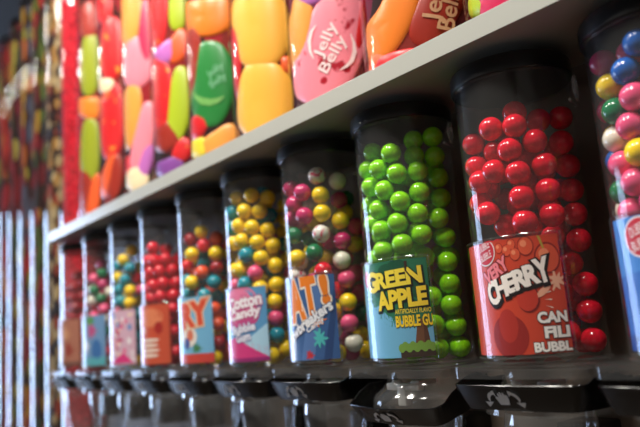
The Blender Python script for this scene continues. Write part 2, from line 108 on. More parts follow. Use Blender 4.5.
 (5,'violet',(-909,511),[(-812,570),(-893,569),(-955,564),(-1012,554),(-1066,539),(-1128,517),(-1188,495),(-1215,480),(-1211,468),(-1174,460),(-1090,455),(-995,454),(-916,459),(-842,469),(-776,483),(-714,505),(-677,528),(-675,544),(-697,557),(-739,565)]),
 (5,'red',(-2145,504),[(-2036,548),(-2195,547),(-2306,543),(-2397,535),(-2471,524),(-2545,507),(-2610,491),(-2630,479),(-2609,471),(-2540,465),(-2397,462),(-2228,462),(-2087,466),(-1825,470),(-1621,475),(-1511,489),(-1468,505),(-1486,517),(-1549,527),(-1674,536)]),
 (6,'red',(-995,939),[(-1003,1049),(-1197,1051),(-1346,1043),(-1471,1027),(-1572,1002),(-1657,962),(-1731,921),(-1687,890),(-1556,865),(-1385,846),(-1162,835),(-964,834),(-826,844),(-715,863),(-632,891),(-580,933),(-580,975),(-627,1005),(-711,1027),(-826,1041)]),
 (6,'cream',(-1350,819),[(-985,815),(-994,825),(-1029,831),(-1090,836),(-1182,840),(-1340,845),(-1549,851),(-1810,859),(-2036,860),(-2105,854),(-2132,844),(-2114,833),(-2052,826),(-1947,819),(-1578,802),(-1361,794),(-1199,791),(-1104,793),(-1039,798),(-1000,805)]),
 (6,'red',(-1070,696),[(-1061,826),(-1265,826),(-1429,816),(-1584,796),(-1742,767),(-1972,722),(-2022,670),(-2007,636),(-1798,607),(-1527,584),(-1266,573),(-1053,573),(-909,585),(-794,608),(-707,640),(-650,689),(-644,739),(-687,774),(-768,800),(-882,817)]),
 (6,'tangerine',(-1308,522),[(-1005,594),(-1109,595),(-1210,589),(-1327,578),(-1479,562),(-1829,541),(-2141,513),(-2256,493),(-2302,477),(-2272,467),(-2136,461),(-1947,462),(-1528,460),(-1339,469),(-1187,485),(-1039,511),(-936,539),(-896,560),(-893,576),(-925,587)]),
 (6,'brown',(-1048,518),[(-1003,590),(-1119,590),(-1206,583),(-1278,571),(-1338,553),(-1398,526),(-1452,499),(-1462,480),(-1425,465),(-1344,455),(-1210,449),(-1077,449),(-979,455),(-896,467),(-830,485),(-779,512),(-763,540),(-782,560),(-827,575),(-895,584)]),
 (6,'red',(-1410,1101),[(-1455,1169),(-1954,1191),(-2120,1182),(-2231,1169),(-2297,1151),(-2334,1125),(-2354,1099),(-2327,1081),(-2245,1069),(-2098,1062),(-1632,1045),(-1342,1036),(-1187,1038),(-1075,1046),(-997,1061),(-955,1086),(-963,1111),(-1015,1130),(-1104,1145),(-1232,1157)]),
 (7,'olive',(-999,969),[(-999,1088),(-1173,1088),(-1304,1078),(-1412,1059),(-1497,1031),(-1566,987),(-1624,942),(-1599,910),(-1500,885),(-1355,866),(-1157,856),(-977,856),(-852,868),(-751,888),(-675,918),(-626,963),(-624,1009),(-665,1041),(-738,1064),(-841,1080)]),
 (7,'orange',(-1037,810),[(-539,811),(-554,826),(-605,835),(-693,841),(-820,845),(-1027,849),(-1279,854),(-1517,859),(-1934,867),(-2053,857),(-2097,842),(-2063,825),(-1953,813),(-1547,792),(-1301,779),(-1046,770),(-837,770),(-708,775),(-617,784),(-561,795)]),
 (7,'olive',(-1073,661),[(-1074,774),(-1258,774),(-1403,765),(-1533,747),(-1648,720),(-1774,679),(-1933,638),(-1917,607),(-1651,579),(-1462,562),(-1239,553),(-1050,553),(-922,564),(-819,584),(-743,612),(-695,655),(-693,699),(-734,729),(-808,752),(-912,767)]),
 (7,'tangerine',(-947,499),[(-796,575),(-893,575),(-973,568),(-1050,555),(-1129,536),(-1229,508),(-1334,480),(-1390,461),(-1396,446),(-1343,435),(-1222,428),(-1091,428),(-986,434),(-888,446),(-799,464),(-712,492),(-657,522),(-647,542),(-666,558),(-711,569)]),
 (7,'brown',(-1003,1133),[(-1036,1205),(-1217,1208),(-1352,1204),(-1462,1195),(-1540,1180),(-1590,1154),(-1619,1128),(-1574,1107),(-1469,1090),(-1325,1076),(-1129,1067),(-952,1065),(-830,1071),(-733,1082),(-664,1100),(-625,1127),(-634,1154),(-683,1173),(-763,1188),(-872,1198)]),
 (7,'brown',(-1367,527),[(-1358,613),(-1544,614),(-1746,609),(-1969,596),(-2025,573),(-2067,539),(-2097,505),(-2089,482),(-2041,466),(-1945,455),(-1550,445),(-1353,445),(-1235,452),(-1146,467),(-1081,488),(-1039,520),(-1035,554),(-1067,577),(-1126,594),(-1214,606)]),
]
# ---------------------------------------------------------------- materials
MATS = {}
def lin(c):
    return tuple(((v/255)/12.92 if v/255 <= .04045 else ((v/255+.055)/1.055)**2.4) for v in c)
def mat(name, rgb, rough=.4, spec=.5, coat=0, metal=0, speckle=None, scale=60, amount=.5):
    if name in MATS: return MATS[name]
    m = bpy.data.materials.new(name); m.use_nodes = True; nt = m.node_tree; b = nt.nodes['Principled BSDF']
    b.inputs['Base Color'].default_value = (*lin(rgb), 1); b.inputs['Roughness'].default_value = rough
    b.inputs['Specular IOR Level'].default_value = spec; b.inputs['Coat Weight'].default_value = coat
    b.inputs['Coat Roughness'].default_value = .06; b.inputs['Metallic'].default_value = metal
    if speckle:
        tc = nt.nodes.new('ShaderNodeTexCoord'); n = nt.nodes.new('ShaderNodeTexNoise'); n.inputs['Scale'].default_value = scale
        n.inputs['Detail'].default_value = 2
        oi = nt.nodes.new('ShaderNodeObjectInfo'); ad = nt.nodes.new('ShaderNodeVectorMath')
        nt.links.new(tc.outputs['Object'], ad.inputs[0]); nt.links.new(oi.outputs['Random'], ad.inputs[1])
        nt.links.new(ad.outputs[0], n.inputs['Vector'])
        r = nt.nodes.new('ShaderNodeValToRGB'); e = r.color_ramp.elements
        e[0].position = amount; e[0].color = (*lin(rgb), 1); e[1].position = amount + .06; e[1].color = (*lin(speckle), 1)
        nt.links.new(n.outputs['Fac'], r.inputs['Fac']); nt.links.new(r.outputs['Color'], b.inputs['Base Color'])
    MATS[name] = m; return m
def clear(name, tint=(.97, .97, .97), base=.035, grazing=.75, rough=.04, haze=0):
    if name in MATS: return MATS[name]
    m = bpy.data.materials.new(name); m.use_nodes = True; nt = m.node_tree
    for n in list(nt.nodes): nt.nodes.remove(n)
    N = nt.nodes.new; out = N('ShaderNodeOutputMaterial'); tr = N('ShaderNodeBsdfTransparent'); gl = N('ShaderNodeBsdfGlossy')
    tr.inputs[0].default_value = (*tint, 1); gl.inputs['Roughness'].default_value = rough; gl.inputs['Color'].default_value = (1, 1, 1, 1)
    lw = N('ShaderNodeLayerWeight'); lw.inputs['Blend'].default_value = .5
    pw = N('ShaderNodeMath'); pw.operation = 'POWER'; pw.inputs[1].default_value = 4.5
    ma = N('ShaderNodeMath'); ma.operation = 'MULTIPLY_ADD'; ma.inputs[1].default_value = grazing; ma.inputs[2].default_value = base
    mx = N('ShaderNodeMixShader'); L = nt.links.new
    ge = N('ShaderNodeNewGeometry'); fr_ = N('ShaderNodeMath'); fr_.operation = 'SUBTRACT'; fr_.inputs[0].default_value = 1; fm_ = N('ShaderNodeMath'); fm_.operation = 'MULTIPLY'   # one reflection per wall, from its outer skin
    L(ge.outputs['Backfacing'], fr_.inputs[1]); L(ma.outputs[0], fm_.inputs[0]); L(fr_.outputs[0], fm_.inputs[1])
    L(lw.outputs['Facing'], pw.inputs[0]); L(pw.outputs[0], ma.inputs[0]); L(fm_.outputs[0], mx.inputs[0])
    src = tr.outputs[0]
    if haze:
        df = N('ShaderNodeBsdfDiffuse'); df.inputs[0].default_value = (.8, .8, .8, 1); m2 = N('ShaderNodeMixShader'); m2.inputs[0].default_value = haze
        L(tr.outputs[0], m2.inputs[1]); L(df.outputs[0], m2.inputs[2]); src = m2.outputs[0]
    L(src, mx.inputs[1]); L(gl.outputs[0], mx.inputs[2]); L(mx.outputs[0], out.inputs[0])
    MATS[name] = m; return m
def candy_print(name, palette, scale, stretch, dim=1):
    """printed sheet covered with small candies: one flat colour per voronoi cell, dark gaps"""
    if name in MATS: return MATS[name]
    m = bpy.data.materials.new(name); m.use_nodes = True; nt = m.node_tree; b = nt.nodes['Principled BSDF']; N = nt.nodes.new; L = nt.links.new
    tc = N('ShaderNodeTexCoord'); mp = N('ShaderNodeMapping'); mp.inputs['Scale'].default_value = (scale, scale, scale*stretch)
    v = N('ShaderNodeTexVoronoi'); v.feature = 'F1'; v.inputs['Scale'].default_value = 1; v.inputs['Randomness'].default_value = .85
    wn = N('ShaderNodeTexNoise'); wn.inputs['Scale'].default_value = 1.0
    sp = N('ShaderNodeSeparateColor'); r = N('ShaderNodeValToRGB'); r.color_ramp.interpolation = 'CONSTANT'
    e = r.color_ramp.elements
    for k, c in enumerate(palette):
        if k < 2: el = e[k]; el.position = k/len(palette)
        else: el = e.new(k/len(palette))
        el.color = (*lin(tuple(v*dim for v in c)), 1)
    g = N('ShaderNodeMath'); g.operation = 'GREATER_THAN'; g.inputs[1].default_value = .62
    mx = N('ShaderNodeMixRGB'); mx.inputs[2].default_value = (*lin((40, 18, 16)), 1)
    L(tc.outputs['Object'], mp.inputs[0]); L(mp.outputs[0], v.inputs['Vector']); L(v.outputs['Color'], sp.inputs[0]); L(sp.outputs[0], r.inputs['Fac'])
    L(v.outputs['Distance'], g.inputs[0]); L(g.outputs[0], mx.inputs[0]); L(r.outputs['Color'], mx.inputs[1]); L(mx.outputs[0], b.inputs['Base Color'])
    b.inputs['Roughness'].default_value = .75; b.inputs['Specular IOR Level'].default_value = .12
    MATS[name] = m; return m

LAMINATE = mat('shelf_laminate', (172, 171, 161), .38)
EDGE = mat('shelf_edge_laminate', (176, 176, 167), .3)
PANEL = mat('dark_panel', (112, 100, 90), .5, speckle=(120, 108, 97), scale=9)
BLACK = mat('black_plastic', (9, 9, 10), .22, .5)
LIDM = mat('black_lid_plastic', (20, 20, 22), .3)
WHITE = mat('white_plastic', (225, 224, 220), .35)
JAR = clear('clear_jar_plastic', (.98, .98, .98), .022, .65, .04, haze=.014)
PLATE = clear('clear_plate_plastic', (.955, .955, .95), .03, .2, .12, haze=.016)
CLEAR = clear('clear_moulded_plastic', (.955, .955, .95), .03, .5, .09, haze=.022)
TUBE = clear('clear_tube_acrylic', (.985, .985, .985), .04, .8, .006)
SLEEVE = clear('clear_card_sleeve', (.985, .985, .985), .03, .35, .05)

# ---------------------------------------------------------------- mesh helpers
def link(name, verts, faces, mats, fm=None, parent=None, smooth=True, loc=None):
    me = bpy.data.meshes.new(name); me.from_pydata(verts, [], faces)
    for m in (mats if isinstance(mats, (list, tuple)) else [mats]): me.materials.append(m)
    if fm:
        for p, i in zip(me.polygons, fm): p.material_index = i
    bm = bmesh.new(); bm.from_mesh(me); bmesh.ops.recalc_face_normals(bm, faces=bm.faces); bm.to_mesh(me); bm.free()
    if smooth:
        for p in me.polygons: p.use_smooth = True
        try: me.set_sharp_from_angle(angle=math.radians(38))
        except Exception: pass
    o = bpy.data.objects.new(name, me); COL.objects.link(o)
    if parent: o.parent = parent
    if loc: o.location = loc
    return o
def tag(o, label=None, cat=None, group=None, kind=None):
    if label: o['label'] = label
    if cat: o['category'] = cat
    if group: o['group'] = group
    if kind: o['kind'] = kind
    return o
def empty(name, loc, label, cat, group=None, rz=0):
    o = bpy.data.objects.new(name, None); COL.objects.link(o); o.location = loc; o.rotation_euler.z = rz; o.empty_display_size = .05
    return tag(o, label, cat, group)
class MB:
    def __init__(s): s.v = []; s.f = []; s.m = []
    def add(s, v, f, mi=0):
        n = len(s.v); s.v += [tuple(x) for x in v]; s.f += [tuple(i+n for i in q) for q in f]; s.m += [mi]*len(f); return s
    def box(s, a, b, mi=0, bev=0):
        bm = bmesh.new(); bmesh.ops.create_cube(bm, size=1)
        for v in bm.verts: v.co = Vector([(a[k]+b[k])/2 + v.co[k]*(b[k]-a[k]) for k in range(3)])
        if bev: bmesh.ops.bevel(bm, geom=bm.edges[:], offset=bev, segments=2, affect='EDGES', profile=.5)
        bm.verts.index_update(); s.add([v.co for v in bm.verts], [[v.index for v in f.verts] for f in bm.faces], mi); bm.free(); return s
    def loops(s, rings, mi=0, close_ring=True, close_loop=False, caps=False):
        """rings: list of equal-length point lists, skinned one to the next"""
        n = len(rings[0]); v = [p for r in rings for p in r]; f = []
        K = len(rings)
        for k in range(K if close_loop else K-1):
            k2 = (k+1) % K
            for j in range(n if close_ring else n-1):
                j2 = (j+1) % n; f.append((k*n+j, k*n+j2, k2*n+j2, k2*n+j))
        if caps: f += [tuple(range(n)), tuple((K-1)*n+j for j in range(n))]
        return s.add(v, f, mi)
    def lathe(s, prof, n=48, mi=0, closed=True, c=(0, 0)):
        rings = [[(c[0]+r*math.cos(2*math.pi*j/n), c[1]+r*math.sin(2*math.pi*j/n), z) for j in range(n)] for r, z in prof]
        return s.loops(rings, mi, True, closed)
    def tube(s, pts, r, n=8, mi=0, closed=False):
        pts = [Vector(p) for p in pts]; rings = []
        K = len(pts)
        for k, p in enumerate(pts):
            a = pts[(k-1) % K] if (closed or k > 0) else p; b = pts[(k+1) % K] if (closed or k < K-1) else p
            t = (b-a).normalized(); u = t.orthogonal() if abs(t.z) > .9 else t.cross(Vector((0, 0, 1))); u.normalize(); w = t.cross(u)
            rings.append([p + u*r*math.cos(2*math.pi*j/n) + w*r*math.sin(2*math.pi*j/n) for j in range(n)])
        return s.loops(rings, mi, True, closed, not closed)
    def build(s, name, mats, parent=None, smooth=True, loc=None):
        return link(name, s.v, s.f, mats, s.m, parent, smooth, loc)

def text_shape(body, offset=0.0, cuts=1):
    """2-D lettering as verts / faces, plus its bounding box"""
    c = bpy.data.curves.new('lettering', 'FONT'); c.body = body; c.size = 1; c.fill_mode = 'FRONT'; c.resolution_u = 3; c.offset = offset
    o = bpy.data.objects.new('lettering', c); COL.objects.link(o); bpy.context.view_layer.update()
    me = bpy.data.meshes.new_from_object(o.evaluated_get(bpy.context.evaluated_depsgraph_get()))
    bm = bmesh.new(); bm.from_mesh(me); bmesh.ops.triangulate(bm, faces=bm.faces)
    for _ in range(cuts):
        long = [e for e in bm.edges if e.calc_length() > .16]
        if long: bmesh.ops.subdivide_edges(bm, edges=long, cuts=1); bmesh.ops.triangulate(bm, faces=bm.faces)
    bm.verts.index_update()
    v = [(p.co.x, p.co.y) for p in bm.verts]; f = [[p.index for p in q.verts] for q in bm.faces]; bm.free()
    bpy.data.objects.remove(o); bpy.data.curves.remove(c); bpy.data.meshes.remove(me)
    return v, f
TXT = {}
def text_in(body, w, h, rot=0, bold=.02, arch=0):
    """lettering scaled to a w x h box about its centre, turned by rot degrees"""
    k0 = (body, bold)
    if k0 not in TXT: TXT[k0] = text_shape(body, bold)
    if (body, 0.0) not in TXT: TXT[(body, 0.0)] = text_shape(body, 0.0)
    b = TXT[(body, 0.0)][0]; x0 = min(p[0] for p in b); x1 = max(p[0] for p in b); y0 = min(p[1] for p in b); y1 = max(p[1] for p in b)
    v, f = TXT[k0]; c, s = math.cos(math.radians(rot)), math.sin(math.radians(rot)); o = []
    for x, y in v:
        t = (x-(x0+x1)/2)/(x1-x0); X = t*w; Y = (y-(y0+y1)/2)/(y1-y0)*h*(1+arch*(-t)) + 0
        o.append((X*c-Y*s, X*s+Y*c))
    return o, f

# ---------------------------------------------------------------- the room
st = lambda o: tag(o, kind='structure')
WA = 0.04855                                              # the tube wall runs slightly askew of the shelf
def along(x, off):                                        # a point on the tube line, moved off from it
    y = .815 - math.tan(WA)*(x+.6576)
    return (x - off*math.sin(-WA)*1, y + off*math.cos(WA))
st(MB().box((-8.2, -4, -.1), (3.5, 2, 0)).build('floor', mat('floor_tile', (96, 84, 72), .35, speckle=(104, 92, 80), scale=6), smooth=False))
st(MB().box((-8.2, -4, 3.45), (3.5, 2, 3.55)).build('ceiling', mat('ceiling_paint', (52, 48, 46), .8), smooth=False))
a = along(-8.1, .16); b = along(3.4, .16)
st(MB().loops([[(a[0], a[1], 0), (a[0], a[1]+.1, 0), (a[0], a[1]+.1, 3.45), (a[0], a[1], 3.45)], [(b[0], b[1], 0), (b[0], b[1]+.1, 0), (b[0], b[1]+.1, 3.45), (b[0], b[1], 3.45)]], caps=True).build('wall_back', mat('dark_wall_paint', (46, 42, 42), .7), smooth=False))
wl = MB()                                                 # end wall with the shop window opening
WY0, WY1, WZ0, WZ1 = -1.9, .62, .15, 2.95
wl.box((-8.2, -4, 0), (-8.1, WY0, 3.45)); wl.box((-8.2, WY1, 0), (-8.1, 1.19, 3.45)); wl.box((-8.2, WY0, 0), (-8.1, WY1, WZ0)); wl.box((-8.2, WY0, WZ1), (-8.1, WY1, 3.45))
st(wl.build('wall_left', mat('end_wall_paint', (120, 112, 104), .7), smooth=False))
gm = bpy.data.materials.new('daylit_window_pane'); gm.use_nodes = True; nt = gm.node_tree; bb = nt.nodes['Principled BSDF']
bb.inputs['Base Color'].default_value = (.02, .02, .02, 1); bb.inputs['Emission Color'].default_value = (.52, .69, 1, 1); bb.inputs['Emission Strength'].default_value = WINDOW_GLOW
win = st(MB().box((-8.17, WY0, WZ0), (-8.16, WY1, WZ1)).build('window_1', gm, smooth=False))
fr = MB()
for y in (WY0+.03, (WY0*2+WY1)/3, (WY0+2*WY1)/3, WY1-.03): fr.box((-8.15, y-.03, WZ0), (-8.09, y+.03, WZ1))
for z in (WZ0+.03, WZ1-.03): fr.box((-8.15, WY0, z-.03), (-8.09, WY1, z+.03))
fr.build('window_frame', mat('dark_frame_metal', (40, 40, 42), .4), win, smooth=False)

# ---------------------------------------------------------------- shelf over the jars
ZB, ZT, YF, XE = ZC+.3405, ZC+.3697, .6618, -2.142
sh = empty('display_shelf', (XE, YF, ZB), 'long pale grey display shelf running above the row of gumball jars', 'shelf')
def prism(poly, z0, z1): 
    m = MB(); m.loops([[(x-XE, y-YF, z0-ZB) for x, y in poly], [(x-XE, y-YF, z1-ZB) for x, y in poly]], caps=True); return m
prism([(XE, YF+.0015), (.45, YF+.0015), (.45, .90), along(-.9, .14), (-2.293, along(-2.293, .14)[1])], ZB, ZT).build('shelf_board', LAMINATE, sh, smooth=False)
MB().box((0, -.0005, 0), (.45-XE, .0015, ZT-ZB), bev=.0004).build('edge_band', EDGE, sh, smooth=False)
pb = MB(); pb.box((XE-.06-XE, .867-YF, .55-ZB), (.45-XE, .885-YF, ZB-.0005-ZB)); pb.build('back_panel', PANEL, sh, smooth=False)

# ---------------------------------------------------------------- tall candy tubes
RT = .1086; RI = RT-.012
def tube_centre(i): return (-.65762 - i*.218174*math.cos(WA), .815 + i*.218174*math.sin(WA))
BC = dict(magenta=(205, 30, 80), lime=(176, 196, 40), orange=(246, 130, 40), red=(216, 36, 40), brown=(160, 44, 30), peach=(242, 160, 70), pink=(252, 140, 156),
          violet=(196, 110, 190), yellow=(254, 184, 70), green=(40, 130, 58), lemon=(238, 214, 60), tangerine=(238, 96, 44), plum=(130, 70, 150), cream=(246, 222, 180), olive=(150, 160, 36))
TUBE_TXT = {-1: 'clear candy tube with magenta and lime jelly beans at the right end of the shelf',
 0: 'clear candy tube with orange, red and brown lettered jelly beans', 1: 'clear candy tube with one big pink speckled lettered jelly bean',
 2: 'clear candy tube with two big yellow jelly beans one above the other', 3: 'clear candy tube with a big green jelly bean below an orange one',
 4: 'clear candy tube with a long red bean beside lime green beans', 5: 'clear candy tube with pink and peach jelly beans, between the two red bean tubes',
 6: 'clear candy tube with two yellow-spotted red jelly beans', 7: 'clear candy tube with olive green beans and one small orange bean between them',
 8: 'clear candy tube filled with fine bright red candy', 9: 'tall clear tube of cream and black candies, just left of the bright red one',
 10: 'tall clear tube of dark red and green candies, left of the cream and black one', 11: 'tall clear tube of yellow and red candies, third left of the bright red tube',
 12: 'tall clear tube of dark green and yellow candies, fourth left of the bright red tube', 13: 'tall clear tube of red and orange candies, second from the left edge of the picture',
 14: 'tall clear tube of lime and brown candies at the left edge of the picture'}
BIGP = [(84, 26, 34), (126, 40, 34), (60, 26, 32), (140, 70, 40), (104, 24, 48), (70, 30, 26), (150, 34, 40)]
PRINTS = {8: ('red_candy_print', [(196, 20, 40), (214, 30, 50), (180, 16, 34), (226, 60, 70), (200, 24, 44)], 130, 1),
 9: ('cream_candy_print', [(40, 36, 40), (216, 186, 130), (60, 52, 50), (226, 200, 150), (170, 70, 50), (52, 60, 76), (200, 150, 80)], 34, .7),
 10: ('dark_red_green_print', [(150, 20, 34), (60, 80, 34), (180, 30, 40), (44, 44, 36), (120, 30, 40), (90, 110, 40), (200, 150, 50)], 26, .45),
 11: ('yellow_red_print', [(196, 40, 36), (216, 160, 40), (150, 40, 44), (226, 120, 40), (90, 90, 110), (200, 190, 60)], 26, .4),
 12: ('green_yellow_print', [(60, 76, 40), (190, 170, 50), (100, 40, 36), (50, 60, 40), (150, 30, 40), (210, 190, 80)], 24, .4),
 13: ('red_orange_print', [(190, 30, 40), (160, 24, 40), (226, 130, 50), (120, 30, 40), (216, 60, 44), (70, 40, 40)], 24, .35),
 14: ('lime_brown_print', [(150, 160, 50), (110, 60, 40), (176, 186, 60), (90, 50, 40), (190, 90, 50), (70, 60, 40)], 22, .35)}
TOPZ = ZC + 1.62
tubes = {}
for i in range(-1, 15):
    cx, cy = tube_centre(i)
    zb = ZT+.0005 if i <= 7 else .0005
    t = empty('candy_tube', (cx, cy, zb), TUBE_TXT[i], 'candy tube', 'row of clear candy tubes', -WA); tubes[i] = (t, zb)
    H = TOPZ - zb
    m = MB(); m.lathe([(RT, 0), (RT, H), (RT-.003, H), (RT-.003, .003), (.0005, .003), (.0005, 0)], 96); m.build('tube_shell', TUBE, t)
    nm, pal, sc, stv = PRINTS.get(i, ('bean_print_backing', BIGP, 13, .7))
    pr = MB(); pr.lathe([(RI, .004), (RI, H-.02), (RI-.003, H-.02), (RI-.003, .004)], 96)
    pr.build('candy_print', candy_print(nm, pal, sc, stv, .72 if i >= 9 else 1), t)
    cp = MB(); cp.lathe([(RT-.0005, H+.0005), (RT-.0005, H+.014), (.001, H+.016), (.001, H+.0005)], 64); cp.build('tube_cap', LIDM, t)
def on_tube(i, th, z, rad):
    cx, cy = tube_centre(i); t, zb = tubes[i]
    X, Y = rad*math.cos(th), rad*math.sin(th); c, s = math.cos(WA), math.sin(WA)   # into the tube's turned frame
    return (X*c - Y*s, X*s + Y*c, ZC + z - zb)
bean_objs = {}
for i, colr, (th0, z0), pts in BEANS:
    t, zb = tubes[i]; zmin = zb - ZC + .006 if i <= 7 else -9
    th0 /= 1000; z0 /= 1000; pts = [(a/1000, b/1000) for a, b in pts]
    # smooth the outline to 60 points
    n = 60; out = []
    for k in range(n):
        u = k/n*len(pts); j = int(u); w = u-j; p0, p1, p2, p3 = [pts[(j+d) % len(pts)] for d in (-1, 0, 1, 2)]
        out.append(tuple(.5*((2*p1[q]) + (-p0[q]+p2[q])*w + (2*p0[q]-5*p1[q]+4*p2[q]-p3[q])*w*w + (-p0[q]+3*p1[q]-3*p2[q]+p3[q])*w**3) for q in (0, 1)))
    m = MB(); rings = []
    for rho in (1.0, .97, .9, .8, .66, .5, .33, .16, .01):
        bul = .006*math.sqrt(max(0, 1-rho**2.6)) + .0004
        ring = []
        for a_, b_ in out:
            z = z0 + (b_-z0)*rho; ring.append(on_tube(i, th0+(a_-th0)*rho, max(z, zmin), RI + (bul if z > zmin else .0004)))
        rings.append(ring)
    m.loops(rings)
    m.f.append(tuple(range(len(m.v)-60, len(m.v)))); m.m.append(0)
    kw = {}
    if colr == 'pink' and i == 1: kw = dict(speckle=(176, 22, 44), scale=30, amount=.6)
    if colr == 'red' and i in (4, 6): kw = dict(speckle=(246, 150, 50), scale=40, amount=.64)
    mt_ = mat('bean_'+colr+('_spotted' if kw else ''), BC[colr], .35, .4, **kw)
    b_ = m.build('jelly_bean', mt_, t)
    b_['label'] = {'pink': 'pink', 'tangerine': 'orange red', 'lemon': 'yellow', 'plum': 'purple', 'peach': 'orange'}.get(colr, colr) + ' jelly bean' + (' with spots' if kw else '')
    bean_objs.setdefault((i, colr), []).append(b_)
def bean_text(parent, i, body, p0, p1, h, col, rad=RI+.0074):
    s0, s1 = p0[0]*RT, p1[0]*RT; dx, dz = s1-s0, p1[1]-p0[1]; w = math.hypot(dx, dz)
    v, f = text_in(body, w, h, math.degrees(math.atan2(dz, dx)), .015)
    cx_, cz_ = (s0+s1)/2, (p0[1]+p1[1])/2
    V = [on_tube(i, (cx_+x)/RT, cz_+y, rad) for x, y in v]
    ok = [(k) for k in f]
    return V, ok
bt = MB()
for body, p0, p1, h in (('Jelly', (-1.20, .478), (-.86, .534), .029), ('Belly', (-1.12, .448), (-.72, .506), .029)):
    V, f = bean_text(None, 1, body, p0, p1, h, None); bt.add(V, f)
def swash(i, pts, wd, rad=RI+.0074):
    L_, R_ = [], []
    for k, (a_, z_) in enumerate(pts):
        q0 = pts[max(k-1, 0)]; q1 = pts[min(k+1, len(pts)-1)]; dx, dz = (q1[0]-q0[0])*RT, q1[1]-q0[1]; l = math.hypot(dx, dz)
        ww = wd*math.sin(math.pi*(k+.3)/(len(pts)-.4)); nx, nz = -dz/l*ww, dx/l*ww
        L_.append(on_tube(i, a_+nx/RT, z_+nz, rad)); R_.append(on_tube(i, a_-nx/RT, z_-nz, rad))
    return L_ + R_, [(k, k+1, len(pts)+k+1, len(pts)+k) for k in range(len(pts)-1)]
V, f = swash(1, [(-.60, .512), (-.56, .495), (-.56, .478), (-.62, .462), (-.72, .452), (-.84, .446)], .004); bt.add(V, f)
V, f = swash(1, [(-1.30, .478), (-1.36, .495), (-1.36, .515), (-1.30, .530), (-1.20, .540)], .004); bt.add(V, f)
lt = bt.build('lettering', mat('bean_white_ink', (250, 225, 225), .5), bean_objs[(1, 'pink')][0], smooth=False); lt['label'] = 'white script lettering'
bt = MB()
for body, p0, p1, h in (('Jelly', (-.79, .440), (-.60, .512), .036), ('Belly', (-.585, .424), (-.39, .500), .036)):
    V, f = bean_text(None, 0, body, p0, p1, h, None); bt.add(V, f)
lt = bt.build('lettering', mat('bean_tan_ink', (206, 150, 110), .5), bean_objs[(0, 'brown')][0], smooth=False); lt['label'] = 'tan script lettering'
V, f = swash(3, [(-1.66, .585), (-1.5, .560), (-1.3, .545), (-1.08, .537), (-.88, .538), (-.74, .546)], .0085, RI+.0074)
gt = MB()
for body, p0, p1, h in (('Jelly', (-1.10, .600), (-.72, .622), .024), ('Belly', (-1.04, .574), (-.68, .596), .024)):
    V2, f2 = bean_text(None, 3, body, p0, p1, h, None); gt.add(V2, f2)
gt.build('lettering', mat('bean_faint_green_ink', (110, 180, 130), .5), bean_objs[(3, 'green')][0], smooth=False)
o = link('pale_mark', V, f, mat('bean_pale_green_ink', (110, 172, 84), .5), None, bean_objs[(3, 'green')][0], False); o['label'] = 'pale green curved mark'

